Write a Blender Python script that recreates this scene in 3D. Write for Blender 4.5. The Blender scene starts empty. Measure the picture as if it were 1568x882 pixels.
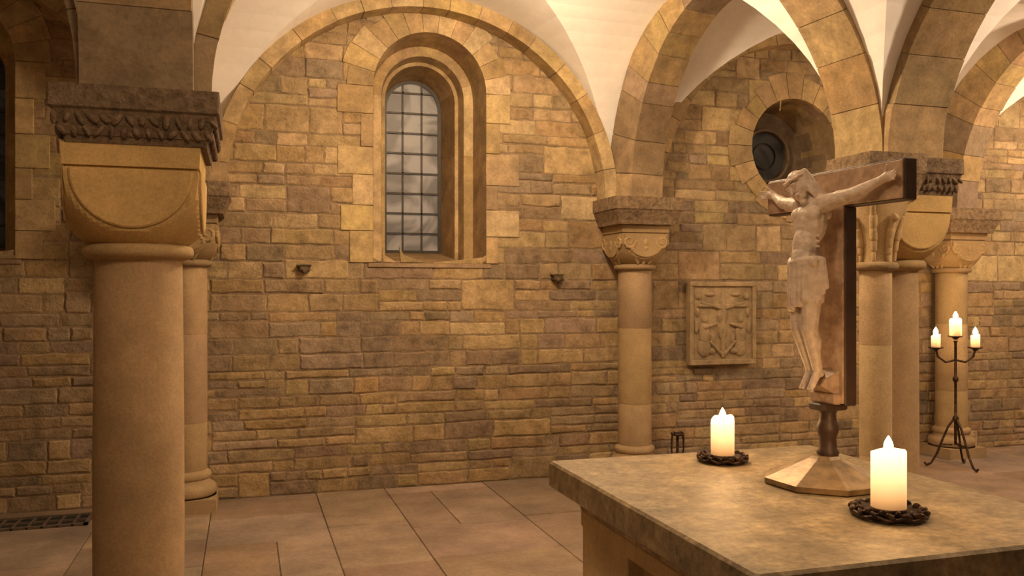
import bpy, math, random
from mathutils import Vector, noise, Matrix
random.seed(7)
PI=math.pi
SPR=2.32
# ------------------------------------------------------------------ mesh builder
class MB:
    def __init__(s): s.v=[];s.f=[];s.m=[];s.c=[];s.s=[]
    def add(s,vs,fs,mat=0,col=(1,1,1),smooth=False,M=None):
        b=len(s.v)
        for p in vs:
            p=Vector(p)
            if M is not None: p=M@p
            s.v.append(tuple(p))
        for f in fs:
            s.f.append([i+b for i in f]); s.m.append(mat); s.c.append(col); s.s.append(smooth)
    def build(s,name,mats,parent=None,M=None):
        me=bpy.data.meshes.new(name); me.from_pydata(s.v,[],s.f)
        for m in mats: me.materials.append(m)
        me.polygons.foreach_set('material_index',s.m)
        me.polygons.foreach_set('use_smooth',s.s)
        ca=me.color_attributes.new('Col','FLOAT_COLOR','CORNER')
        arr=[]
        for f,c in zip(s.f,s.c):
            for _ in f: arr.extend((c[0],c[1],c[2],1.0))
        ca.data.foreach_set('color',arr)
        me.update()
        o=bpy.data.objects.new(name,me); bpy.context.scene.collection.objects.link(o)
        if M is not None: o.matrix_world=M
        if parent: o.parent=parent
        return o
def recalc(o):
    import bmesh
    bm=bmesh.new(); bm.from_mesh(o.data); bmesh.ops.recalc_face_normals(bm,faces=bm.faces); bm.to_mesh(o.data); bm.free()
def loft(mb,loops,mat=0,col=(1,1,1),smooth=False,cap=True,M=None):
    n=len(loops[0]); vs=[p for l in loops for p in l]; fs=[]
    for k in range(len(loops)-1):
        for i in range(n):
            j=(i+1)%n
            fs.append((k*n+i,k*n+j,(k+1)*n+j,(k+1)*n+i))
    mb.add(vs,fs,mat,col,smooth,M)
    if cap:
        mb.add(loops[0],[tuple(range(n))[::-1]],mat,col,False,M); mb.add(loops[-1],[tuple(range(n))],mat,col,False,M)
def box(mb,x0,x1,y0,y1,z0,z1,mat=0,col=(1,1,1),ch=0.0,M=None):
    if ch<=0:
        vs=[(x0,y0,z0),(x1,y0,z0),(x1,y1,z0),(x0,y1,z0),(x0,y0,z1),(x1,y0,z1),(x1,y1,z1),(x0,y1,z1)]
        fs=[(0,3,2,1),(4,5,6,7),(0,1,5,4),(1,2,6,5),(2,3,7,6),(3,0,4,7)]
        mb.add(vs,fs,mat,col,False,M); return
    def rect(a,z): 
        X0,X1,Y0,Y1=x0+a,x1-a,y0+a,y1-a
        c=ch
        return [(X0+c,Y0,z),(X1-c,Y0,z),(X1,Y0+c,z),(X1,Y1-c,z),(X1-c,Y1,z),(X0+c,Y1,z),(X0,Y1-c,z),(X0,Y0+c,z)]
    loft(mb,[rect(ch,z0),rect(0,z0+ch),rect(0,z1-ch),rect(ch,z1)],mat,col,False,True,M)
def lathe(mb,cx,cy,prof,n=40,mat=0,col=(1,1,1),smooth=True,cap=True,M=None,ph=0):
    loops=[[(cx+r*math.cos(2*PI*i/n+ph),cy+r*math.sin(2*PI*i/n+ph),z) for i in range(n)] for r,z in prof]
    loft(mb,loops,mat,col,smooth,cap,M)
def sqloft(mb,cx,cy,prof,mat=0,col=(1,1,1),M=None,hy=1.0):
    loops=[]
    for h,z in prof:
        c=.006
        loops.append([(cx-h+c,cy-h*hy,z),(cx+h-c,cy-h*hy,z),(cx+h,cy-h*hy+c,z),(cx+h,cy+h*hy-c,z),(cx+h-c,cy+h*hy,z),(cx-h+c,cy+h*hy,z),(cx-h,cy+h*hy-c,z),(cx-h,cy-h*hy+c,z)])
    loft(mb,loops,mat,col,False,True,M)
def ell(mb,c,r,mat=0,col=(1,1,1),M=None,nu=14,nv=9,R=None):
    vs=[];fs=[]
    for j in range(nv+1):
        ph=-PI/2+PI*j/nv
        for i in range(nu):
            th=2*PI*i/nu
            p=Vector((r[0]*math.cos(ph)*math.cos(th),r[1]*math.cos(ph)*math.sin(th),r[2]*math.sin(ph)))
            if R is not None: p=R@p
            vs.append(p+Vector(c))
    for j in range(nv):
        for i in range(nu):
            k=(i+1)%nu
            fs.append((j*nu+i,j*nu+k,(j+1)*nu+k,(j+1)*nu+i))
    mb.add(vs,fs,mat,col,True,M)
def cap(mb,p0,p1,r0,r1,mat=0,col=(1,1,1),M=None,n=12,sx=1.0):
    p0=Vector(p0);p1=Vector(p1);d=p1-p0;L=max(d.length,1e-6)
    q=d.to_track_quat('Z','Y').to_matrix()
    prof=[]
    for k in range(5): a=-PI/2+k*PI/8; prof.append((r0*math.cos(a)+1e-5,r0*math.sin(a)))
    for k in range(5): a=k*PI/8; prof.append((r1*math.cos(a)+1e-5,L+r1*math.sin(a)))
    loops=[[tuple(p0+q@Vector((r*math.cos(2*PI*i/n)*sx,r*math.sin(2*PI*i/n),z))) for i in range(n)] for r,z in prof]
    loft(mb,loops,mat,col,True,True,M)
def tube(mb,pts,r,mat=0,col=(1,1,1),n=8,M=None):
    for a,b in zip(pts[:-1],pts[1:]): cap(mb,a,b,r,r,mat,col,M,n)
# ------------------------------------------------------------------ materials
def newmat(name):
    m=bpy.data.materials.new(name); m.use_nodes=True
    nt=m.node_tree; b=nt.nodes['Principled BSDF']; return m,nt,b
def stone_mat(name,tint=(1,1,1),big=1.5,mid=14,fine=60,lo=.62,hi=1.25,bump=.5,rough=.88,dist=.012,spec=.25,bl=.85,bh=1.12,grey=.0,gcol=(.20,.155,.11),gs=5,fl=.86,fh=1.12):
    m,nt,b=newmat(name); N=nt.nodes; L=nt.links
    tc=N.new('ShaderNodeTexCoord')
    at=N.new('ShaderNodeAttribute'); at.attribute_name='Col'
    def nz(sc,det=6,ro=.6):
        n=N.new('ShaderNodeTexNoise'); n.inputs['Scale'].default_value=sc; n.inputs['Detail'].default_value=det; n.inputs['Roughness'].default_value=ro
        L.new(tc.outputs['Object'],n.inputs['Vector']); return n
    a=nz(big); c=nz(mid,8,.65); d=nz(fine,4,.6)
    def mr(n,l,h,f0=.3,f1=.7):
        r=N.new('ShaderNodeMapRange'); r.inputs[1].default_value=f0; r.inputs[2].default_value=f1; r.inputs[3].default_value=l; r.inputs[4].default_value=h
        L.new(n.outputs['Fac'],r.inputs[0]); return r
    r1=mr(a,bl,bh); r2=mr(c,lo,hi); r3=mr(d,fl,fh)
    def mul(x,y):
        q=N.new('ShaderNodeMath'); q.operation='MULTIPLY'; L.new(x,q.inputs[0]); L.new(y,q.inputs[1]); return q.outputs[0]
    f=mul(mul(r1.outputs[0],r2.outputs[0]),r3.outputs[0])
    vm=N.new('ShaderNodeVectorMath'); vm.operation='MULTIPLY'; vm.inputs[1].default_value=tint; L.new(at.outputs['Color'],vm.inputs[0])
    src=vm.outputs[0]
    if grey>0:
        g=nz(gs,7,.7); gr=mr(g,0,grey,.42,.66)
        mx=N.new('ShaderNodeMix'); mx.data_type='RGBA'; L.new(gr.outputs[0],mx.inputs[0]); L.new(src,mx.inputs[6]); mx.inputs[7].default_value=(*gcol,1); src=mx.outputs[2]
    sc=N.new('ShaderNodeVectorMath'); sc.operation='SCALE'; L.new(src,sc.inputs[0]); L.new(f,sc.inputs['Scale'])
    L.new(sc.outputs[0],b.inputs['Base Color'])
    ad=N.new('ShaderNodeMath'); ad.operation='MULTIPLY_ADD'; L.new(d.outputs['Fac'],ad.inputs[0]); ad.inputs[1].default_value=.35; L.new(c.outputs['Fac'],ad.inputs[2])
    bp=N.new('ShaderNodeBump'); bp.inputs['Strength'].default_value=bump; bp.inputs['Distance'].default_value=dist
    L.new(ad.outputs[0],bp.inputs['Height']); L.new(bp.outputs[0],b.inputs['Normal'])
    b.inputs['Roughness'].default_value=rough
    b.inputs['Specular IOR Level'].default_value=spec
    return m
def plain(name,col,rough=.6,metal=0,emis=None,es=0,bump=0,bs=40,var=.2,col2=None,f0=.35,f1=.65):
    m,nt,b=newmat(name); N=nt.nodes;L=nt.links
    n=N.new('ShaderNodeTexNoise'); n.inputs['Scale'].default_value=bs; n.inputs['Detail'].default_value=6
    tc=N.new('ShaderNodeTexCoord'); L.new(tc.outputs['Object'],n.inputs['Vector'])
    mr=N.new('ShaderNodeMapRange'); mr.inputs[1].default_value=f0; mr.inputs[2].default_value=f1; L.new(n.outputs['Fac'],mr.inputs[0])
    mx=N.new('ShaderNodeMix'); mx.data_type='RGBA'
    c2=col2 or (col[0]*(1-var),col[1]*(1-var),col[2]*(1-var))
    mx.inputs[6].default_value=(*c2,1); mx.inputs[7].default_value=(min(1,col[0]*(1+var)),min(1,col[1]*(1+var)),min(1,col[2]*(1+var)),1)
    L.new(mr.outputs[0],mx.inputs[0]); L.new(mx.outputs[2],b.inputs['Base Color'])
    b.inputs['Roughness'].default_value=rough; b.inputs['Metallic'].default_value=metal
    if emis: b.inputs['Emission Color'].default_value=(*emis,1); b.inputs['Emission Strength'].default_value=es
    if bump:
        bp=N.new('ShaderNodeBump'); bp.inputs['Strength'].default_value=bump; bp.inputs['Distance'].default_value=.01
        L.new(n.outputs['Fac'],bp.inputs['Height']); L.new(bp.outputs[0],b.inputs['Normal'])
    return m
M_rub=stone_mat('rubble_stone',lo=.58,hi=1.38,bump=.85,dist=.018,mid=12,bl=.78,bh=1.18,grey=.40,gs=6,gcol=(.21,.165,.115))
M_mor=stone_mat('mortar',lo=.6,hi=1.3,bump=.8,mid=18,bl=.8,bh=1.15)
M_ash=stone_mat('dressed_stone',lo=.68,hi=1.27,bump=.55,mid=9,bl=.8,bh=1.15,grey=.55,gs=4,gcol=(.25,.185,.115))
M_col=stone_mat('column_sandstone',lo=.84,hi=1.12,bump=.3,mid=7,fine=90)
M_flr=stone_mat('floor_slab_stone',lo=.70,hi=1.22,bump=.5,mid=3.5,fine=35,rough=.62,spec=.3,grey=.6,gcol=(.20,.155,.12),gs=1.6)
M_alt=stone_mat('altar_stone',lo=.58,hi=1.38,bump=.5,mid=10,fine=48,rough=.5,spec=.4,grey=.8,gcol=(.16,.125,.075),gs=8,fl=.68,fh=1.35)
M_pla=stone_mat('white_plaster',lo=.97,hi=1.02,bump=.15,mid=3,fine=20,rough=.95,spec=.1,bl=.96,bh=1.03,fl=.97,fh=1.02)
M_carv=stone_mat('carved_dark_stone',lo=.45,hi=1.35,bump=1.0,mid=26,dist=.02)
M_iron=plain('dark_iron',(.07,.042,.028),.5,.7,bump=.4,var=.5)
M_lead=plain('window_lead',(.05,.043,.037),.5,.4)
M_bronze=plain('aged_bronze',(.25,.17,.085),.45,.35,bump=.3,bs=22,var=.35)
M_wood=plain('dark_cross_wood',(.055,.030,.020),.5,bump=.4,bs=18)
M_gesso=plain('pale_worn_paint',(.40,.28,.19),.6,bump=.5,bs=34,col2=(.30,.20,.135))
M_corp=plain('carved_limewood',(.68,.57,.47),.5,bump=.35,bs=60,var=.05,col2=(.52,.41,.33),f0=.3,f1=.7)
M_flame=plain('flame',(1,.6,.2),.5,emis=(1,.66,.32),es=45)
M_wick=plain('wick',(.02,.015,.01),.9)
def wax():
    m,nt,b=newmat('candle_wax'); N=nt.nodes;L=nt.links
    b.inputs['Base Color'].default_value=(.85,.66,.40,1); b.inputs['Roughness'].default_value=.4
    tc=N.new('ShaderNodeTexCoord'); sx=N.new('ShaderNodeSeparateXYZ'); L.new(tc.outputs['Generated'],sx.inputs[0])
    r=N.new('ShaderNodeMapRange'); r.inputs[3].default_value=.16; r.inputs[4].default_value=3.0  # emission rising towards the top imitates flame light glowing through the wax
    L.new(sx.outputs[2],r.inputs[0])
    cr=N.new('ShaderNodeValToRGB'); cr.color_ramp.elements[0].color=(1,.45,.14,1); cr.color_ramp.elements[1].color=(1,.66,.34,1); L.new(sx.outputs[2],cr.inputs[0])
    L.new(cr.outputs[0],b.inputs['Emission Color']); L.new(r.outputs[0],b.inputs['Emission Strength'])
    return m
M_wax=wax()
def glassmat(name,lo,hi,em):
    m,nt,b=newmat(name); N=nt.nodes;L=nt.links
    tc=N.new('ShaderNodeTexCoord'); n=N.new('ShaderNodeTexNoise'); n.inputs['Scale'].default_value=2.4; n.inputs['Detail'].default_value=2; n.inputs['Distortion'].default_value=1.6
    L.new(tc.outputs['Object'],n.inputs['Vector'])
    r=N.new('ShaderNodeValToRGB'); r.color_ramp.elements[0].position=.42; r.color_ramp.elements[0].color=(*lo,1); r.color_ramp.elements[1].position=.58; r.color_ramp.elements[1].color=(*hi,1)
    L.new(n.outputs['Fac'],r.inputs[0]); L.new(r.outputs[0],b.inputs['Base Color']); L.new(r.outputs[0],b.inputs['Emission Color'])  # painted pale swirls imitate room reflections; faint emission imitates dusk light outside
    b.inputs['Emission Strength'].default_value=em; b.inputs['Roughness'].default_value=.45
    return m
M_glass=glassmat('leaded_glass',(.12,.105,.09),(.27,.24,.205),.32)
M_gdark=glassmat('dark_glass',(.01,.01,.01),(.05,.045,.04),.1)

def jit(c,a=.12):
    k=1+random.uniform(-a,a); return (c[0]*k,c[1]*k*(1+random.uniform(-.04,.04)),c[2]*k*(1+random.uniform(-.08,.08)))
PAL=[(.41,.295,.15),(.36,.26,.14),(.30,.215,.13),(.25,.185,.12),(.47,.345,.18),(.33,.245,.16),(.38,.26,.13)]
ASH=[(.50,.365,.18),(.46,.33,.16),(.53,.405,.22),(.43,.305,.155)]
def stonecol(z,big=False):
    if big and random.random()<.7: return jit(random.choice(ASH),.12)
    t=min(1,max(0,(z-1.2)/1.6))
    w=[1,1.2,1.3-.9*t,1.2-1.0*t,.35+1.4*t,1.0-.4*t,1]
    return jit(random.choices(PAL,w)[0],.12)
# ------------------------------------------------------------------ walls
class Hole:
    def __init__(s,cx,r,spring,sill=None): s.cx=cx;s.r=r;s.sp=spring;s.sill=sill
    def w(s,z):
        if s.sill is not None:
            if z<s.sill: return None
            if z<=s.sp: return s.r
        d=abs(z-s.sp)
        if d>=s.r: return None
        return math.sqrt(s.r**2-d*d)
def clip(xa,xb,za,zb,holes,ns=4):
    res=[([xa]*(ns+1),[xb]*(ns+1))]
    zs=[za+(zb-za)*i/ns for i in range(ns+1)]
    for h in holes:
        ws=[h.w(z) for z in zs]
        if all(w is None for w in ws): continue
        mw=max(w for w in ws if w is not None)
        if xb<h.cx-mw or xa>h.cx+mw: continue
        out=[]
        for l,r in res:
            L2=[l,[min(a,(h.cx-w) if w is not None else h.cx) for a,w in zip(r,ws)]]
            R2=[[max(a,(h.cx+w) if w is not None else h.cx) for a,w in zip(l,ws)],r]
            for s in (L2,R2):
                wid=[q-p for p,q in zip(s[0],s[1])]
                if max(wid)>.025: out.append(([p for p in s[0]],[max(p,q) for p,q in zip(s[0],s[1])]))
        res=out
    return zs,res
def put_stone(mb,zs,l,r,T,col,h,j=.006):
    pts=[]
    n=len(zs)
    pts.append((l[0],zs[0]))
    m=max(1,int((r[0]-l[0])/.09))
    for k in range(1,m): pts.append((l[0]+(r[0]-l[0])*k/m,zs[0]))
    for k in range(n): pts.append((r[k],zs[k])) 
    for k in range(1,m): pts.append((r[-1]+(l[-1]-r[-1])*k/m,zs[-1]))
    for k in range(n-1,0,-1): pts.append((l[k],zs[k]))
    cx=sum(p[0] for p in pts)/len(pts); cz=sum(p[1] for p in pts)/len(pts)
    w=max(p[0] for p in pts)-min(p[0] for p in pts); hh=zs[-1]-zs[0]
    pts=[(p[0]+random.uniform(-j,j),p[1]+random.uniform(-j,j)) for p in pts]
    tilt=random.uniform(-.4,.4)*h
    def lp(inset,dep):
        sx=max(.1,1-2*inset/max(w,.02)); sz=max(.1,1-2*inset/max(hh,.02))
        return [T(cx+(p[0]-cx)*sx,cz+(p[1]-cz)*sz,dep+tilt*(p[0]-cx)/max(w,.02)*2) for p in pts]
    loft(mb,[lp(.002,-.006),lp(.004,h*.45),lp(.013,h)],0,col,False,False)
    L=lp(.013,h); mb.add(L+[T(cx,cz,h*1.2)],[(i,(i+1)%len(L),len(L)) for i in range(len(L))],0,col,False)
def wall(name,x0,x1,z1,T,holes=[],coarse=1.0):
    mb=MB(); z=0
    zz=0
    while zz<z1-1e-6:
        ze=min(z1,zz+.04)
        zs,res=clip(x0,x1,zz,ze,holes,2)
        for l,r in res:
            for k in range(2):
                mb.add([T(l[k],zs[k],0),T(r[k],zs[k],0),T(r[k+1],zs[k+1],0),T(l[k+1],zs[k+1],0)],[(0,1,2,3)],1,(.29,.21,.13))
        zz=ze
    while z<z1:
        h1=random.uniform(.08,.145)*coarse; h2=random.uniform(.075,.13)*coarse
        if z+h1+h2>z1: h2=max(.04,z1-z-h1)
        x=x0-random.uniform(0,.3)
        while x<x1:
            w=random.uniform(.4,1.3)*coarse
            hi=z>1.6
            xe=min(x+w,x1+.2)
            if random.random()<(.34 if hi else .10):
                ww=random.uniform(.22,.5); xe=x+ww
                rows=[(x,xe,z,z+h1+h2,True)]
            else:
                rows=[]
                sp=h1+random.uniform(-.018,.018)
                sub=[(z,z+sp),(z+sp,z+h1+h2)]
                if random.random()<.10:
                    t=(h1+h2)/3; sub=[(z,z+t*.95),(z+t*.95,z+2*t),(z+2*t,z+3*t)]
                for (za,zb) in sub:
                    xx=x
                    while xx<xe-.001:
                        sw=random.uniform(.12,.50)*coarse
                        if xe-xx-sw<.10: sw=xe-xx
                        rows.append((xx,xx+sw,za,zb,False)); xx+=sw
            for (a,b_,za,zb,bg) in rows:
                a=max(a,x0);b_=min(b_,x1)
                if b_-a<.03: continue
                g=random.uniform(.001,.004)
                zs,res=clip(a+g,b_-g,za+g,zb-g,holes)
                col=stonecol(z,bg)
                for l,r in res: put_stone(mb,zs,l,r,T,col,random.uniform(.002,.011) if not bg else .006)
            x=xe
        z+=h1+h2
    o=mb.build(name,[M_rub,M_mor]); recalc(o); return o
WY=6.8
H1=Hole(1.42,.54,3.17,1.79); H2=Hole(4.82,.56,2.87); H3=Hole(-2.0,.54,3.17,1.79)
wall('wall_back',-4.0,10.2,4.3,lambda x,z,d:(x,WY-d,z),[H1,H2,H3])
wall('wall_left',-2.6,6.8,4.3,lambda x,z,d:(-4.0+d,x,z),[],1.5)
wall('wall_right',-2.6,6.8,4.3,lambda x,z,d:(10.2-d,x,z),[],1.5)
# ------------------------------------------------------------------ windows
def archpts(cx,r,sp,sill,n=20):
    p=[(cx-r,sill),(cx-r,sill+(sp-sill)*.33),(cx-r,sill+(sp-sill)*.66)]
    for i in range(n+1):
        a=PI-PI*i/n; p.append((cx+r*math.cos(a),sp+r*math.sin(a)))
    p+= [(cx+r,sill+(sp-sill)*.66),(cx+r,sill+(sp-sill)*.33),(cx+r,sill)]
    return p
def arch_window(name,cx,glass,cr=.46):
    mb=MB(); sp=3.17; sill=1.78
    prof=[(6.787,cr,sill),(7.10,cr-.03,sill+.02),(7.10,cr-.11,sill+.03),(7.22,cr-.13,sill+.05),(7.22,cr-.16,sill+.05),(7.62,.255,1.90)]
    loops=[[(x,y,z) for x,z in archpts(cx,r,sp,s)] for y,r,s in prof]
    n=len(loops[0])
    cols=[jit(random.choice(ASH),.15) for _ in range(12)]
    for k in range(len(loops)-1):
        for i in range(n):
            j=(i+1)%n
            c=cols[(i//3+k*2)%12] if i<n-1 else (.30,.2,.1)
            mb.add([loops[k][i],loops[k][j],loops[k+1][j],loops[k+1][i]],[(0,1,2,3)],0,c,False)
    nv=13
    for i in range(nv):
        a0=PI-PI*i/nv-.003; a1=PI-PI*(i+1)/nv+.003
        ro=.67+random.uniform(-.04,.05); f=[]
        for a in [a0+(a1-a0)*q/4 for q in range(5)]: f.append((cx+cr*math.cos(a),sp+cr*math.sin(a)))
        for a in [a1+(a0-a1)*q/4 for q in range(5)]: f.append((cx+ro*math.cos(a),sp+ro*math.sin(a)))
        loft(mb,[[(x,6.82,z) for x,z in f],[(x,6.786,z) for x,z in f]],0,jit(random.choice(ASH),.12))
    hs=[.20,.26,.24,.22,.25,.22]; k=sum(hs)/(sp-sill); 
    for sgn in (-1,1):
        z=sill
        for q,h in enumerate(random.sample(hs,6)):
            h=h/k; ro=.57+.10*(q%2)+random.uniform(-.02,.08)
            xa,xb=sorted((cx+sgn*cr,cx+sgn*ro))
            box(mb,xa,xb,6.786,6.82,z+.002,z+h-.002,0,jit(random.choice(ASH+[PAL[4],PAL[1]]),.12),.004)
            z+=h
    box(mb,cx-.50,cx+.50,6.783,6.82,sill-.035,sill-.002,0,jit(PAL[2]),.004)
    g=archpts(cx,.262,sp,1.895,24)
    mb.add([(x,7.60,z) for x,z in g],[tuple(range(len(g)))],1,(1,1,1))
    def bar(x0,x1,z0,z1): box(mb,x0,x1,7.583,7.60,z0,z1,2)
    for q in (-.085,.085):
        zt=sp+math.sqrt(.25**2-q*q); bar(cx+q-.007,cx+q+.007,1.9,zt)
    z=1.9+.17
    while z<sp+.24:
        w=.25 if z<sp else math.sqrt(max(0,.25**2-(z-sp)**2))
        hh=.008
        bar(cx-w,cx+w,z-hh,z+hh); z+=.178
    gi=archpts(cx,.230,sp,1.92,24)
    for k in range(len(g)):
        j=(k+1)%len(g)
        mb.add([(g[k][0],7.58,g[k][1]),(g[j][0],7.58,g[j][1]),(gi[j][0],7.58,gi[j][1]),(gi[k][0],7.58,gi[k][1])],[(0,1,2,3)],2)
    return mb.build(name,[M_ash,glass,M_lead])
arch_window('window_1',1.42,M_glass)
arch_window('window_3',-2.0,M_gdark)
def round_window():
    mb=MB(); cx,cz=4.82,2.87; n=48
    def ring(r,y): return [(cx+r*math.cos(2*PI*i/n),y,cz+r*math.sin(2*PI*i/n)) for i in range(n)]
    loops=[ring(.46,6.785),ring(.45,6.95),ring(.44,7.12),ring(.43,7.3),ring(.27,7.3),ring(.26,7.24),ring(.235,7.24),ring(.235,7.32)]
    for k in range(len(loops)-1):
        cc=None
        for i in range(n):
            if (i+k)%3==0 or cc is None: cc=jit(random.choice(PAL[:4]),.2)
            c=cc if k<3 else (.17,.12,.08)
            mb.add([loops[k][i],loops[k][(i+1)%n],loops[k+1][(i+1)%n],loops[k+1][i]],[(0,1,2,3)],0,c,k>=3)
    mb.add(ring(.245,7.30),[tuple(range(n))],1)
    loft(mb,[ring(.13,7.285),ring(.13,7.295),ring(.12,7.295),ring(.12,7.285)],2,cap=False)
    nv=22
    for i in range(nv):
        a0=2*PI*i/nv+.005; a1=2*PI*(i+1)/nv-.005; ro=.655+random.uniform(-.045,.045)
        f=[(cx+.455*math.cos(a),cz+.455*math.sin(a)) for a in (a0,(a0+a1)/2,a1)]+[(cx+ro*math.cos(a),cz+ro*math.sin(a)) for a in (a1,(a0+a1)/2,a0)]
        loft(mb,[[(x,6.82,z) for x,z in f],[(x,6.783,z) for x,z in f]],0,jit(random.choice(ASH+PAL[:2]),.14))
    return mb.build('window_2',[M_ash,M_gdark,M_lead])
round_window()
# ------------------------------------------------------------------ vault + arches
W=[(-3.84,6.6),(-.40,6.6),(3.12,6.6),(6.42,6.6),(9.92,6.6)]
I=[(-3.9,3.8),(-.395,3.8),(3.66,4.26),(7.0,4.2),(10.0,4.2)]
F=[(-3.9,-.6),(-.41,-.6),(3.66,-.6),(7.1,-.6),(10.0,-.6)]
HV=1.57
vb=MB()
def cell(a,b,c,d,ins,ix=.14):
    N=36
    iy0,iy1=ins
    A=Vector((a[0]+ix,a[1]+iy0));B=Vector((b[0]-ix,b[1]+iy0));C=Vector((c[0]-ix,c[1]-iy1));D=Vector((d[0]+ix,d[1]-iy1))
    vs=[];fs=[]
    for j in range(N+1):
        s=-PI/2+PI*j/N; v=(math.sin(s)+1)/2
        for i in range(N+1):
            t=-PI/2+PI*i/N; u=(math.sin(t)+1)/2
            p=(A*(1-u)+B*u)*(1-v)+(D*(1-u)+C*u)*v
            z=SPR-.02+HV*max(math.cos(t),math.cos(s))
            vs.append((p.x,p.y,z))
    for j in range(N):
        for i in range(N):
            q=(j*(N+1)+i,j*(N+1)+i+1,(j+1)*(N+1)+i+1,(j+1)*(N+1)+i)
            if (i<N/2)==(j<N/2): fs+= [(q[0],q[1],q[2]),(q[0],q[2],q[3])]
            else: fs+= [(q[0],q[1],q[3]),(q[1],q[2],q[3])]
    vb.add(vs,fs,0,(.93,.90,.87),False)
for k in range(4):
    cell(I[k],I[k+1],W[k+1],W[k],(.17,-.21))
    cell(F[k],F[k+1],I[k+1],I[k],(.18,.17),.18)
vb.build('ceiling',[M_pla])
def arch(name,P0,P1,width,o0,o1,b,th=.32,nv=21,side=0,dark=1.0,jl=.005,pal=None,springer=0):
    mb=MB(); P0_=P0; P0=Vector((*P0,0));P1=Vector((*P1,0)); d=(P1-P0); L=d.length; d.normalize(); p=Vector((-d.y,d.x,0))
    a=(L-o0-o1)/2; c=P0+d*(o0+a)
    def blk(t0,t1,w0,w1,ri,ro,mat,col,ns=3):
        loops=[]
        for k in range(ns+1):
            t=t0+(t1-t0)*k/ns
            def pt(e,w): return tuple(c+d*((a+e)*math.cos(t))+p*w+Vector((0,0,SPR+(b+e)*math.sin(t))))
            loops.append([pt(ri,w0),pt(ri,w1),pt(ro,w1),pt(ro,w0)])
        loft(mb,loops,mat,col)
    w0,w1=-width/2+side,width/2+side
    blk(0,PI,w0+.005,w1-.005,.005,th-.006,1,(.25,.18,.105),48)
    ts=[0]
    while ts[-1]<PI: ts.append(ts[-1]+random.uniform(.12,.22))
    ts[-1]=PI
    if ts[-1]-ts[-2]<.06: ts.pop(-2)
    for t0,t1 in zip(ts[:-1],ts[1:]):
        cc=jit(random.choice(pal or (ASH[1:2]+ASH[3:]+[PAL[0],PAL[1],PAL[5],PAL[6],PAL[2]])),.08); cc=tuple(q*dark for q in cc)
        g=jl/2/a
        e=random.uniform(-.003,.003)
        blk(t0+g,t1-g,w0+e,w1+e,e,th,0,cc)
    if springer:
        s=springer; box(mb,P0_[0]-s,P0_[0]+s,P0_[1]-s,P0_[1]+s,SPR,SPR+.30,0,PAL[1])
    o=mb.build(name,[M_ash,M_mor]); recalc(o); return o
wo=[(.27,.27),(.27,.26),(.26,.26),(.26,.27)]
for k in range(4): arch('wall_arch',(W[k][0],6.71),(W[k+1][0],6.71),.2,wo[k][0],wo[k][1],1.45,th=.11,pal=ASH+[PAL[4]])
for k in range(0,5): arch('ceiling_arch',I[k],W[k],.32,.22,.16,1.45,springer=.185)
for k in range(4): arch('ceiling_arch',I[k],I[k+1],.36,.25,.22,1.45)
for k in range(0,5): arch('ceiling_arch',F[k],I[k],.38 if k==2 else .40,.24,.24,1.45,dark=.8,springer=.185)
for k in range(4): arch('ceiling_arch',F[k],F[k+1],.40,.25,.25,1.45)
# ------------------------------------------------------------------ columns
CS=(.44,.315,.175)
def attic(mb,x,y,r,mat=0,col=CS,h=.26):
    sqloft(mb,x,y,[(r*1.5,0),(r*1.5,h*.34)],mat,col)
    pr=[(r*1.45,h*.34)]
    for k in range(9): a=-PI/2+PI*k/8; pr.append((r*1.28+r*.18*math.cos(a),h*.34+h*.15+h*.15*math.sin(a)))
    pr+= [(r*1.22,h*.66),(r*1.14,h*.70),(r*1.12,h*.76)]
    for k in range(7): a=-PI/2+PI*k/6; pr.append((r*1.1+r*.1*math.cos(a),h*.86+h*.09*math.sin(a)))
    pr.append((r,h))
    lathe(mb,x,y,pr,40,mat,col)
def cushion(mb,x,y,a,rs,zb,zt,mat=0,col=(.52,.355,.15)):
    n=96; hc=zb+math.sqrt(2*a*a-rs*rs)
    loops=[]
    zs=[zb+(hc-zb)*k/18 for k in range(19)]+[zt]
    for z in zs:
        rho=math.sqrt(max(rs*rs,2*a*a-(hc-z)**2)) if z<hc else a*1.5
        l=[]
        for i in range(n):
            t=2*PI*i/n
            r=min(a/max(abs(math.cos(t)),abs(math.sin(t))),rho); l.append((x+r*math.cos(t),y+r*math.sin(t),z))
        loops.append(l)
    def at(z,aa): return [(x+aa/max(abs(math.cos(2*PI*i/n)),abs(math.sin(2*PI*i/n)))*math.cos(2*PI*i/n),y+aa/max(abs(math.cos(2*PI*i/n)),abs(math.sin(2*PI*i/n)))*math.sin(2*PI*i/n),z) for i in range(n)]
    loops=loops[:-1]+[at(hc+.001,a-.008),at(hc+.008,a-.008),at(hc+.009,a+.004),at(zt,a+.008)]
    loft(mb,loops,mat,col)
    R=a*.92
    for q in range(4):
        T=Matrix.Translation((x,y,0))@Matrix.Rotation(q*PI/2,4,'Z')
        f=[(R*math.cos(PI+PI*k/24),hc-.006+R*math.sin(PI+PI*k/24)) for k in range(25)]
        loft(mb,[[(u,-a+.01,z) for u,z in f],[(u,-a-.009,z) for u,z in f],[(u*.97,-a-.013,hc-.006+(z-hc+.006)*.97) for u,z in f]],mat,col,False,True,T)
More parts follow.
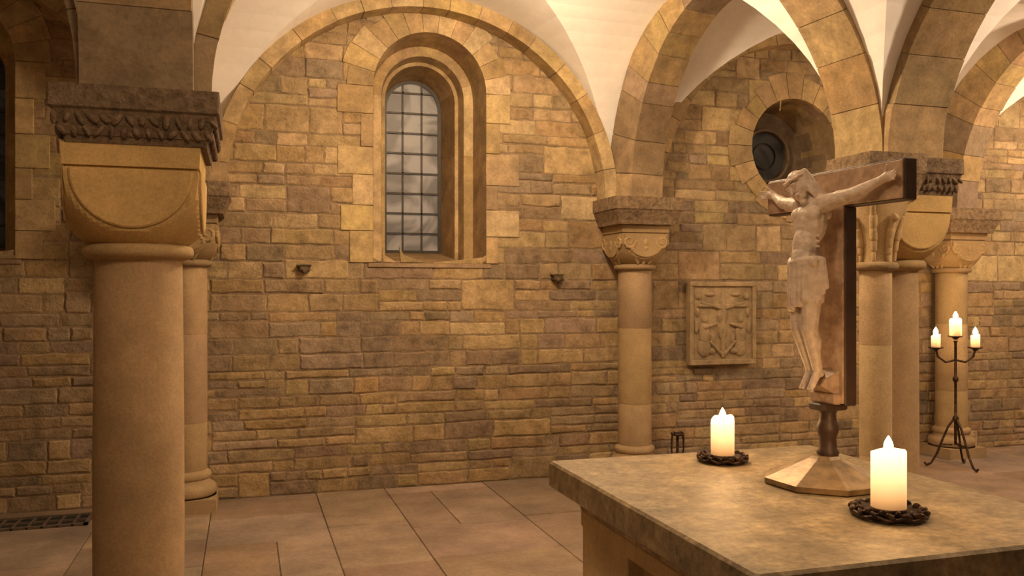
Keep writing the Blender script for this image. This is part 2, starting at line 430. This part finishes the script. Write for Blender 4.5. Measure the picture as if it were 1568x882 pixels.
def abacus(mb,x,y,h,z0,z1,mat,col,carved=True):
    H=z1-z0
    sqloft(mb,x,y,[(h*.84,z0),(h*.86,z0+H*.12),(h*.88,z0+H*.13),(h*.95,z0+H*.50),(h*.96,z0+H*.56),(h*1.0,z0+H*.60),(h*1.0,z1)],mat,col)
    if carved:
        n=13
        for q in range(4):
            T=Matrix.Translation((x,y,0))@Matrix.Rotation(q*PI/2,4,'Z')
            for k in range(n):
                u=-h*.86+2*h*.86*k/(n-1)
                for row in range(2):
                    zz=z0+H*(.20+.21*row); yy=-h*(.895+.04*row)
                    uu=u+(h*.07 if row else 0)
                    if abs(uu)>h*.93: continue
                    R=Matrix.Rotation(random.uniform(-.9,.9),3,'Y')
                    ell(mb,(uu,yy,zz),(h*random.uniform(.03,.05),.013,H*random.uniform(.09,.14)),mat,col,T,8,6,R)
def col_cushion(name,x,y,r=.168,a=.238,ab=.292,fol=None,adx=0):
    mb=MB()
    attic(mb,x,y,r)
    prof=[(r*1.02,.26),(r*1.03,.6),(r*1.02,1.0),(r,1.4),(r*.98,1.685)]
    lathe(mb,x,y,prof,56,0,(.43,.30,.17),cap=False)
    pr=[(r*.98,1.675)]
    for k in range(11): t=-PI/2+PI*k/10; pr.append((r+.016+.026*math.cos(t),1.712+.028*math.sin(t)))
    lathe(mb,x,y,pr,56,0,(.40,.28,.14))
    cushion(mb,x,y,a,r+.012,1.735,2.11)
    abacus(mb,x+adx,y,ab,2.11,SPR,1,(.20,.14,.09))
    if fol: fol(mb)
    o=mb.build(name,[M_col,M_carv]); recalc(o); return o
def foliate(mb,x,y,r,zc=1.76,zt=2.11,ab=.30,col=(.42,.30,.15),base=True,shaft=None,cushy=False):
    if base: attic(mb,x,y,r,0,(.38,.27,.15),.28)
    z=.28 if base else 0
    cuts=[z,.62,1.25,zc-.02]
    for q,(za,zb) in enumerate(zip(cuts[:-1],cuts[1:])):
        lathe(mb,x,y,[(r*.985,za),(r,za+.006),(r*.99,zb-.006),(r*.975,zb)],40,0,jit((.38,.27,.15) if shaft is None else shaft,.14),cap=False)
    pr=[(r*.97,zc-.03)]
    for k in range(9): t=-PI/2+PI*k/8; pr.append((r+.014+.022*math.cos(t),zc-.003+.024*math.sin(t)))
    lathe(mb,x,y,pr,40,0,(.30,.21,.115))
    H=zt-zc; w=ab*.8
    if cushy:
        a=.205; cushion(mb,x,y,a,r+.01,zc+.02,zt,0,(.35,.245,.125))
        # carved corner scrolls with a leaf running down to the necking ring
        for i in range(4):
            for s in (-1,1):
                T=Matrix.Translation((x,y,0))@Matrix.Rotation(i*PI/2,4,'Z')
                cxs=s*.145; czs=zc+.20
                prev=None
                for k in range(13):
                    u=k/12*2.6*PI; R0=.058*(1-k/15)
                    p=(cxs-s*R0*math.cos(u),-a-.004,czs-R0*math.sin(u))
                    if prev: cap(mb,prev,p,.014,.012,0,(.40,.28,.14),T,8)
                    prev=p
                cap(mb,(s*.05,-(r+.02),zc+.03),(s*.12,-a+.0,czs-.06),.016,.020,0,(.38,.27,.13),T,8)
            cap(mb,(0,-(r+.018),zc+.03),(0,-a+.005,zc+.15),.020,.028,0,(.38,.27,.13),T,10)
            ell(mb,(0,-a-.004,zc+.19),(.026,.018,.04),0,(.38,.27,.13),T,10,8)
    else:
        loops=[];n=48
        for k in range(13):
            u=k/12; z=zc+.015+(H-.015)*u
            rb=r*1.02+(w-r)*(u**2.2)
            l=[]
            for i in range(n):
                t=2*PI*i/n; sq=w/max(abs(math.cos(t)),abs(math.sin(t)))
                rr=rb*(1-u**3)+min(sq,w*1.3)*(u**3)
                l.append((x+rr*math.cos(t),y+rr*math.sin(t),z))
            loops.append(l)
        loft(mb,loops,0,col,True)
        for i in range(8):
            t=2*PI*i/8
            ca,sa=math.cos(t),math.sin(t)
            pts=[]
            out=1.0 if i%2 else .82
            top=.9 if i%2 else .62
            for k in range(7):
                u=k/6; z=zc+.03+H*top*u
                rr=r*1.03+.008+(w*out*1.1-r)*(u**1.9)
                pts.append((x+rr*ca,y+rr*sa,z))
            for k in range(6):
                wd=r*.32*math.sin(PI*(k+1.2)/7.5)
                cap(mb,pts[k],pts[k+1],wd*.8,wd*.8,0,col,None,8,1)
            e=pts[-1]
            ell(mb,(e[0]+.008*ca,e[1]+.008*sa,e[2]-.015),(.022,.022,.022),0,col,None,10,7)
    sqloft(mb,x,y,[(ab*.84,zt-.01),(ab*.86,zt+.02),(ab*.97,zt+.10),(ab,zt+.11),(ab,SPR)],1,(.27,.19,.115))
def col_wall(name,x,y,r=.14):
    mb=MB(); foliate(mb,x,y,r,cushy=True); o=mb.build(name,[M_col,M_carv]); recalc(o); return o
for k,(x,y) in enumerate(W):
    col_wall('wall_column',x,y)
col_cushion('stone_column',-.412,3.8,adx=.018,ab=.298)
for k in (0,3): col_cushion('stone_column',*I[k])
for k in range(5): col_cushion('stone_column',*F[k])
col_cushion('paired_stone_column',3.72,4.28,.145,.222,.275,fol=lambda mb:foliate(mb,3.44,4.09,.088,1.70,2.10,.19,(.50,.36,.19),True,(.55,.40,.22)))
# ------------------------------------------------------------------ floor
fb=MB()
fb.add([(-4,-2.6,-.006),(10.2,-2.6,-.006),(10.2,6.8,-.006),(-4,6.8,-.006)],[(0,1,2,3)],1,(.13,.095,.065))
xs=[-4.0,-3.1,-2.4,-1.62,-.95,-.23,.52,1.05,1.85,2.5,3.35,3.95,4.75,5.4,6.1,6.9,7.7,8.5,9.3,10.2]
for a,b_ in zip(xs[:-1],xs[1:]):
    y=-2.6
    y-=random.uniform(0,.6)
    while y<6.8:
        ye=y+random.uniform(.55,1.35)
        ya=max(y,-2.6);yb=min(ye,6.8)
        if yb-ya<.1: y=ye; continue
        g=.003; h=random.uniform(-.0015,.0015)
        parts=[(a,b_)]
        if random.random()<.18 and b_-a>.6: m=a+(b_-a)*random.uniform(.4,.6); parts=[(a,m),(m,b_)]
        for p0,p1 in parts:
            c=jit(random.choice([(.33,.245,.18),(.28,.205,.15),(.36,.265,.19),(.31,.22,.155),(.33,.255,.20)]),.12)
            box(fb,p0+g,p1-g,ya+g,yb-g,-.03,h,0,c,.003)
        y=ye
fb.build('floor',[M_flr,M_mor]) 
g=MB(); x0,x1,y0,y1=-2.5,-1.0,6.30,6.60
for (a,b_,c,d) in ((x0,x1,y0,y0+.025),(x0,x1,y1-.025,y1),(x0,x0+.025,y0,y1),(x1-.025,x1,y0,y1)): box(g,a,b_,c,d,.002,.018,0)
k=x0+.05
while k<x1-.03:
    box(g,k,k+.014,y0,y1,.003,.014,0); k+=.09
for yy in (y0+.14,): box(g,x0,x1,yy,yy+.016,.004,.016,0)
box(g,x0,x1,y0,y1,.001,.004,1)
g.build('floor_grate',[plain('grate_iron',(.16,.12,.09),.5,.3),plain('grate_dark',(.01,.008,.006),.9)])
# ------------------------------------------------------------------ altar
ab=MB(); ax0,ax1,ay0,ay1=.945,1.945,1.456,2.65
AC=(.30,.225,.125)
box(ab,ax0,ax1,ay0,ay1,.915,1.0,0,AC,.007)
def rectloop(i,z): return [(ax0+i,ay0+i,z),(ax1-i,ay0+i,z),(ax1-i,ay1-i,z),(ax0+i,ay1-i,z)]
lp=[]
for k in range(8):
    t=k/7*PI/2; lp.append(rectloop(.025+.055*math.sin(t),.916-.06*(1-math.cos(t))))
loft(ab,lp,0,(.42,.31,.16))
bi=.085
BC=(.62,.48,.27)
box(ab,ax0+bi+.05,ax1-bi-.05,ay0+bi+.05,ay1-bi-.05,.0,.86,1,(.54,.40,.21))
for sx in (0,1):
    for sy in (0,1):
        px=ax0+bi if sx==0 else ax1-bi-.26; py=ay0+bi if sy==0 else ay1-bi-.34
        zz=.1
        for h in (.30,.24,.22):
            if zz+h>.86: h=.86-zz
            box(ab,px,px+.26,py,py+.34,zz+.001,min(zz+h,.86)-.001,1,jit(BC,.05),.003); zz+=h
box(ab,ax0+bi-.005,ax1-bi+.005,ay0+bi-.005,ay1-bi+.005,.80,.858,1,BC,.006)
box(ab,ax0+.03,ax1-.03,ay0+.03,ay1-.03,0,.10,1,(.44,.32,.17),.012)
box(ab,ax0+bi+.035,ax0+bi+.06,ay0+bi+.38,ay1-bi-.38,.16,.74,1,(.48,.34,.17),.006)
ab.build('stone_altar',[M_alt,M_col]) 
# ------------------------------------------------------------------ candles
def pillar_candle(name,loc,r,h,rim=.014,seed=0,sc=1.0,fl=1.0):
    e=bpy.data.objects.new(name,None); bpy.context.scene.collection.objects.link(e); e.location=loc
    mb=MB(); n=40
    def rg(rr,zf,am=0): 
        return [(rr*math.cos(t),rr*math.sin(t),zf+am*(math.sin(t*1+seed)+.35*math.sin(3*t+2*seed))) for t in [2*PI*i/n for i in range(n)]]
    loft(mb,[rg(r*.97,0),rg(r,.006),rg(r,h*.5),rg(r,h-rim,rim*.5),rg(r*.97,h-.003,rim),rg(r*.90,h,rim),rg(r*.80,h-.008,rim*.6),rg(r*.5,h-.02),rg(r*.05,h-.022)],0,(1,1,1),True)
    for k in range(3):
        t=seed*2+k*2.1; L=h*random.uniform(.2,.5)
        cap(mb,(r*math.cos(t),r*math.sin(t),h-.012),(r*1.0*math.cos(t),r*1.0*math.sin(t),h-.012-L),r*.08,r*.11,0,(1,1,1),None,8)
    mb.build(name+'_wax',[M_wax],e)
    w=MB(); tube(w,[(0,0,h-.025),(0,0,h-.005),(.002,0,h+.006)],.0016,0); w.build(name+'_wick',[M_wick],e)
    f=MB(); fh=.040*fl
    pr=[(.0005,h-.004)]
    for k in range(1,12):
        u=k/12; pr.append((.011*fl*math.sin(PI*u**.62)**.9+.0003,h-.004+fh*u))
    pr.append((.0003,h-.004+fh)); lathe(f,0,0,pr,16,0); f.build(name+'_flame',[M_flame],e)
    return e
def candle_dish(name,loc,R):
    mb=MB(); n=40
    lathe(mb,0,0,[(R*.45,.006),(R*.55,.005),(R*.82,.014),(R*.84,.020),(R*.80,.022),(R*.5,.014),(R*.3,.014),(.001,.014)],n,0)
    for k in range(14):
        t=2*PI*k/14; t2=t+.25
        ell(mb,(R*.90*math.cos(t),R*.90*math.sin(t),.017),(R*.17,R*.06,.010),0,(1,1,1),None,8,6,Matrix.Rotation(t+.9,3,'Z')@Matrix.Rotation(.3,3,'X'))
        ell(mb,(R*.80*math.cos(t2),R*.80*math.sin(t2),.022),(R*.12,R*.05,.009),0,(1,1,1),None,8,6,Matrix.Rotation(t-.7,3,'Z'))
    for k in range(48):
        a=2*PI*k/48;b_=2*PI*(k+1)/48
        cap(mb,(R*.93*math.cos(a),R*.93*math.sin(a),.011+.003*math.sin(9*a)),(R*.93*math.cos(b_),R*.93*math.sin(b_),.011+.003*math.sin(9*b_)),.005,.005,0,(1,1,1),None,6)
    for k in range(3):
        t=2*PI*k/3+.4; ell(mb,(R*.62*math.cos(t),R*.62*math.sin(t),.0055),(.011,.011,.0055),0,(1,1,1),None,8,6)
    lathe(mb,0,0,[(R*.40,.012),(R*.46,.014),(R*.46,.024),(R*.44,.024),(R*.43,.016)],30,0,cap=False)
    return mb.build(name,[M_iron],M=Matrix.Translation(loc))
candle_dish('candle_dish',(1.48,2.47,1.0),.083); pillar_candle('pillar_candle',(1.48,2.47,1.0145),.0375,.125,.010,1.0)
candle_dish('candle_dish',(1.507,1.746,1.0),.092); pillar_candle('pillar_candle',(1.507,1.746,1.0145),.041,.148,.004,2.5)
def lamp(name,loc,W_,col,r=.02,typ='POINT'):
    l=bpy.data.lights.new(name,typ); l.energy=W_; l.color=col; l.shadow_soft_size=r
    o=bpy.data.objects.new(name,l); o.location=loc; bpy.context.scene.collection.objects.link(o); return o
FC=(1,.55,.22)
lamp('candle_light',(1.48,2.47,1.22),2.4,FC,.02); lamp('candle_light',(1.507,1.746,1.24),2.4,FC,.02)
# ------------------------------------------------------------------ crucifix
cz0=1.0
Mx=Matrix.Translation((1.59,2.10,cz0))@Matrix.Rotation(math.radians(-85),4,'Z')
cr=bpy.data.objects.new('crucifix',None); bpy.context.scene.collection.objects.link(cr); cr.matrix_world=Mx
pb=MB()
lathe(pb,0,0,[(.168,.001),(.172,.004),(.172,.018),(.162,.022),(.045,.074),(.036,.082),(.001,.082)],8,0,(1,1,1),False,ph=PI/8)
o=pb.build('pedestal',[M_bronze]); o.parent=cr
nb=MB()
lathe(nb,0,0.012,[(.028,.078),(.032,.09),(.026,.10),(.023,.13),(.030,.15),(.032,.165),(.025,.18),(.022,.20),(.028,.215),(.032,.222)],20,0)
box(nb,-.035,.035,-.03,.055,.212,.232,0,ch=.004)
o=nb.build('stem',[M_wood]); o.parent=cr
PY=.040
wb=MB()
t=.021
zb,zt,bz0,bz1,BL,PW=.228,.900,.79,.900,.272,.062
box(wb,-PW,PW,PY-t,PY+t,zb,bz0+.001,0,ch=.003)
box(wb,-BL,BL,PY-t,PY+t,bz0,bz1,0,ch=.003)
o=wb.build('timber',[M_wood]); o.parent=cr
gb=MB()
box(gb,-PW+.005,PW-.005,PY-t-.006,PY-t+.002,zb+.006,bz0+.01,0,ch=.002)
box(gb,-BL+.005,BL-.005,PY-t-.006,PY-t+.002,bz0+.005,bz1-.005,0,ch=.002)
vs=[(-.045,PY-t,.25),(.045,PY-t,.25),(.045,PY-t,.33),(-.045,PY-t,.33)]
fr=[(-.032,PY-t-.06,.285),(.032,PY-t-.06,.285),(.032,PY-t-.045,.305),(-.032,PY-t-.045,.305)]
loft(gb,[vs,fr],0)
box(gb,-PW+.01,PW-.01,PY-t-.03,PY-t,.232,.262,0,ch=.004)
o=gb.build('painted_front',[M_gesso]); o.parent=cr
k_=MB()
Y0=PY-t-.006
def P(x,f,z): return (x,Y0-f*.93,z)
cap(k_,P(0,.085,.60),P(0,.088,.65),.044,.040,sx=1)
ell(k_,P(0,.085,.615),(.052,.040,.045))
ell(k_,P(0,.086,.68),(.043,.035,.060))
ell(k_,P(0,.070,.745),(.056,.040,.062))
ell(k_,P(-.026,.086,.768),(.030,.022,.024)); ell(k_,P(.026,.086,.768),(.030,.022,.024))
ell(k_,P(0,.100,.675),(.026,.020,.040))
for q in range(4):
    for s in (-1,1): cap(k_,P(s*.014,.104-.001*q,.733-.014*q),P(s*.046,.080,.722-.015*q),.0035,.0035,n=8)
cap(k_,P(-.055,.058,.80),P(.055,.058,.80),.026,.026)
cap(k_,P(0,.062,.80),P(-.008,.084,.838),.019,.017)
hc=Vector(P(-.016,.097,.850))
R=Matrix.Rotation(-.38,3,'Y')@Matrix.Rotation(.42,3,'X')
def hp(x,y,z): return hc+R@Vector((x,y,z))
ell(k_,hc,(.028,.034,.041),R=R)
ell(k_,hp(0,-.012,-.022),(.019,.020,.024),R=R)
ell(k_,hp(0,-.018,-.045),(.012,.013,.017),R=R)
cap(k_,hp(0,-.031,.010),hp(0,-.041,-.010),.0035,.006,n=8)
cap(k_,hp(-.016,-.029,.012),hp(.016,-.029,.012),.005,.005,n=8)
for s in (-1,1):
    ell(k_,hp(s*.011,-.030,.003),(.0055,.004,.0035),R=R)
    ell(k_,hp(s*.029,.0,.0),(.005,.008,.011),R=R)
    for q in range(4): cap(k_,hp(s*(.020+.003*q),-.006+.009*q,.030),hp(s*(.034-.001*q),-.002+.012*q,-.055),.009,.006,n=8)
cap(k_,hp(-.009,-.034,-.019),hp(.009,-.034,-.019),.0035,.0035,n=8)
ell(k_,hp(0,.008,.012),(.032,.034,.037),R=R)
for q in range(16):
    a=2*PI*q/16; a2=2*PI*(q+1)/16
    cap(k_,hp(.031*math.cos(a),.034*math.sin(a),.024+.003*(q%2)),hp(.031*math.cos(a2),.034*math.sin(a2),.024+.003*((q+1)%2)),.004,.004,n=8)
for s in (-1,1):
    sh=P(s*.062,.058,.802); el=P(s*.145,.042,.818); wr=P(s*.212,.018,.846); pm=P(s*.234,.014,.854)
    cap(k_,sh,el,.0235,.0175); cap(k_,el,wr,.0185,.0115)
    ell(k_,Vector(sh).lerp(Vector(el),.45),(.035,.020,.022))
    cap(k_,wr,pm,.0115,.0135)
    ell(k_,pm,(.018,.007,.015))
    for q,(dz,ln) in enumerate(((.010,.024),(.0035,.028),(-.003,.027),(-.0095,.021))):
        b0=(pm[0]+s*.012,pm[1],pm[2]+dz*.9); b1=(b0[0]+s*ln*.55,b0[1]-.004,b0[2]+dz*.25); b2=(b1[0]+s*ln*.40,b1[1]-.010,b1[2])
        cap(k_,b0,b1,.0038,.0034,n=8); cap(k_,b1,b2,.0034,.0028,n=8)
    t0=(pm[0]-s*.004,pm[1]-.003,pm[2]+.010); t1=(t0[0]+s*.008,t0[1]-.008,t0[2]+.012); t2=(t1[0]+s*.008,t1[1]-.005,t1[2]+.006)
    cap(k_,t0,t1,.0045,.004,n=8); cap(k_,t1,t2,.004,.003,n=8)
for s in (-1,1):
    hip=P(s*.026,.085,.59); kn=P(s*.021+.004,.096,.445); an=P(s*.014+.003,.056,.325); toe=P(s*.016+.003,.082,.285)
    cap(k_,hip,kn,.033,.0235); cap(k_,kn,an,.0235,.0135)
    ell(k_,Vector(kn)+Vector((0,-.008,0)),(.015,.012,.017))
    ell(k_,Vector(kn).lerp(Vector(an),.32)+Vector((0,.009,0)),(.020,.018,.036))
    cap(k_,an,toe,.013,.010); ell(k_,Vector(an)+Vector((0,.008,-.006)),(.010,.012,.012))
    for q in range(5): 
        b0=Vector(toe)+Vector(((q-2)*.0045,0,0)); cap(k_,b0,b0+Vector((0,-.008,-.010)),.0036,.003,n=8)
for q in range(20):
    a=2*PI*q/20
    x=.048*math.cos(a); f=.087+.036*math.sin(a)
    zl=.510+.02*math.cos(a*1)+.008*(q%2)
    cap(k_,P(x,f,.635+.006*math.cos(2*a)),P(x*1.02,.088+(f-.087)*1.08,zl),.011,.009+.002*(q%2),n=8)
for q in range(24):
    a=2*PI*q/24;a2=2*PI*(q+1)/24
    cap(k_,P(.050*math.cos(a),.087+.038*math.sin(a),.635+.008*math.cos(a)),P(.050*math.cos(a2),.087+.038*math.sin(a2),.635+.008*math.cos(a2)),.009,.009,n=8)
for q in range(4): cap(k_,P(.050+.004*q,.100-.006*q,.64),P(.054+.005*q,.096-.008*q,.52+.015*q),.009,.007,n=8)
ell(k_,P(.050,.104,.635),(.016,.014,.017))
cap(k_,P(0,.03,.775),P(0,-.002,.775),.018,.016)
cap(k_,P(0,.05,.32),P(0,.0,.30),.012,.012)
corp=k_.build('corpus',[M_corp]); corp.parent=cr
rm=corp.modifiers.new('remesh','REMESH'); rm.mode='VOXEL'; rm.voxel_size=.0024; rm.use_smooth_shade=True
sm=corp.modifiers.new('smooth','SMOOTH'); sm.factor=.5; sm.iterations=2
# ------------------------------------------------------------------ relief plaque
rb=MB(); x0,x1,z0,z1=3.70,4.36,.91,1.64; yb=6.785
PC=(.38,.28,.16)
box(rb,x0,x1,6.73,yb,z0,z1,0,PC,.006)
box(rb,x0,x1,6.708,6.731,z1-.04,z1,0,PC,.005); box(rb,x0,x1,6.708,6.731,z0,z0+.045,0,PC,.005)
for (a,b_) in ((x0,x0+.035),(x1-.035,x1)): box(rb,a,b_,6.709,6.731,z0+.045,z1-.04,0,PC)
cx=(x0+x1)/2
def rr(c,r): ell(rb,(cx+c[0],6.73,z0+c[1]),(r[0],.024,r[1]),0,PC,None,12,8)
cap(rb,(cx,6.727,z0+.08),(cx,6.727,z0+.62),.022,.022,0,PC); cap(rb,(cx-.23,6.727,z0+.52),(cx+.23,6.727,z0+.52),.018,.018,0,PC)
rr((0,.555),(.035,.04)); rr((0,.44),(.05,.09)); rr((0,.30),(.045,.09))
for s in (-1,1):
    cap(rb,(cx+s*.03,6.722,z0+.50),(cx+s*.2,6.722,z0+.545),.018,.013,0,PC)
    rr((s*.18,.40),(.032,.038)); rr((s*.18,.27),(.055,.11)); rr((s*.18,.15),(.07,.085))
    cap(rb,(cx+s*.18,6.718,z0+.33),(cx+s*.08,6.718,z0+.36),.02,.014,0,PC)
    rr((s*.24,.60),(.03,.03)); rr((s*.11,.12),(.04,.03)); rr((s*.10,.22),(.02,.05)); rr((s*.25,.46),(.02,.04)); rr((s*.13,.62),(.05,.02)); rr((s*.26,.33),(.018,.06))
    cap(rb,(cx+s*.02,6.722,z0+.10),(cx+s*.12,6.722,z0+.20),.018,.014,0,PC)
rp=rb.build('relief_plaque',[M_ash]); recalc(rp)
# ------------------------------------------------------------------ wall brackets
for (x,z) in ((.43,1.73),(2.49,1.67)):
    mb=MB(); col=(.16,.115,.07)
    vs=lambda h,y:[(x-h,y,z-.035+.02*(h<.05)),(x+h,y,z-.035+.02*(h<.05)),(x+h,y,z+.02),(x-h,y,z+.02)]
    loft(mb,[vs(.045,6.80),vs(.045,6.77),vs(.03,6.74)],0,col); box(mb,x-.055,x+.055,6.735,6.80,z+.019,z+.032,0,col,.004)
    ell(mb,(x,6.75,z-.02),(.022,.022,.022),0,col)
    mb.build('wall_bracket',[M_carv])
# ------------------------------------------------------------------ candelabra
ce=bpy.data.objects.new('candelabra',None); bpy.context.scene.collection.objects.link(ce)
CX,CY=6.00,6.12
mb=MB()
for k in range(3):
    t=2*PI*k/3+.5
    pts=[(CX+r*math.cos(t),CY+r*math.sin(t),z) for r,z in ((.02,.42),(.06,.36),(.10,.26),(.15,.12),(.20,.03),(.235,.012),(.25,.03))]
    tube(mb,pts,.010,0)
    tube(mb,[(CX+.03*math.cos(t),CY+.03*math.sin(t),.2),(CX+.12*math.cos(t),CY+.12*math.sin(t),.2)],.008)
lathe(mb,CX,CY,[(.012,.2),(.012,.4),(.026,.42),(.026,.44),(.011,.46),(.011,.75),(.024,.77),(.024,.79),(.011,.81),(.011,1.10),(.02,1.12)],20,0)
heads=[(0,0,1.16),(-.175,0,1.06),(.175,0,1.06)]
cxd=(.9553,-.2957)
for (u,v,z) in heads:
    hx,hy=CX+u*cxd[0],CY+u*cxd[1]
    if u: tube(mb,[(CX,CY,.95),(CX+u*.5*cxd[0],CY+u*.5*cxd[1],.93),(CX+u*.9*cxd[0],CY+u*.9*cxd[1],.98),(hx,hy,z-.01)],.009)
    lathe(mb,hx,hy,[(.012,z-.03),(.03,z-.012),(.062,z-.004),(.064,z+.004),(.05,z),(.002,z)],24,0)
o=mb.build('iron_stand',[M_iron]); o.parent=ce
for i,(u,v,z) in enumerate(heads):
    c=pillar_candle('candle_%d'%i,(CX+u*cxd[0],CY+u*cxd[1],z+.001),.050 if i==0 else .038,.15 if i==0 else .11,.008,i+1.,fl=1.9)
    c.parent=ce
lamp('candelabra_light',(CX-.02,CY-.12,1.5),10,FC,.05)
# small wrought iron stand near wall column
mb=MB(); sx_,sy_=3.44,6.45
lathe(mb,sx_,sy_,[(.07,0),(.07,.015),(.02,.03),(.012,.05),(.012,.36)],16,0)
for s in (-1,1):
    pts=[(sx_+s*(.012+.055*math.sin(a*PI/8)*(1-a/20)),sy_,.36-.20*(1-math.cos(a*PI/9))*.5+.04*math.sin(a)) for a in range(0,13)]
    tube(mb,pts,.008)
lathe(mb,sx_,sy_,[(.02,.35),(.055,.36),(.06,.375),(.01,.372)],16,0)
mb.build('wrought_iron_stand',[M_iron])
# ------------------------------------------------------------------ lights, world, camera
WC=(1,.69,.41)  # added unseen point lights, without fittings, to brighten wall, vault, altar and pillar
lamp('unseen_fill_light',(1.7,4.75,3.52),170,(1,.71,.43),.12)
lamp('unseen_fill_light',(0.1,1.5,3.1),56,WC,.2)
lamp('unseen_fill_light',(4.9,2.4,3.3),150,(1,.73,.47),.12)
lamp('unseen_fill_light',(-2.4,1.4,3.2),5,WC,.2)
lamp('unseen_fill_light',(7.6,5.2,3.0),110,(1,.71,.45),.12)
w=bpy.data.worlds.new('World'); bpy.context.scene.world=w; w.use_nodes=True
w.node_tree.nodes['Background'].inputs[0].default_value=(1,.66,.40,1); w.node_tree.nodes['Background'].inputs[1].default_value=.06
cd=bpy.data.cameras.new('Camera'); co=bpy.data.objects.new('Camera',cd); bpy.context.scene.collection.objects.link(co)
co.location=(0,0,1.55); co.rotation_euler=(math.radians(90),0,math.radians(-17.2)); cd.lens=30.3; cd.sensor_width=36; cd.shift_y=.004; cd.clip_start=.02
bpy.context.scene.camera=co
bpy.context.scene.view_settings.view_transform='Standard'
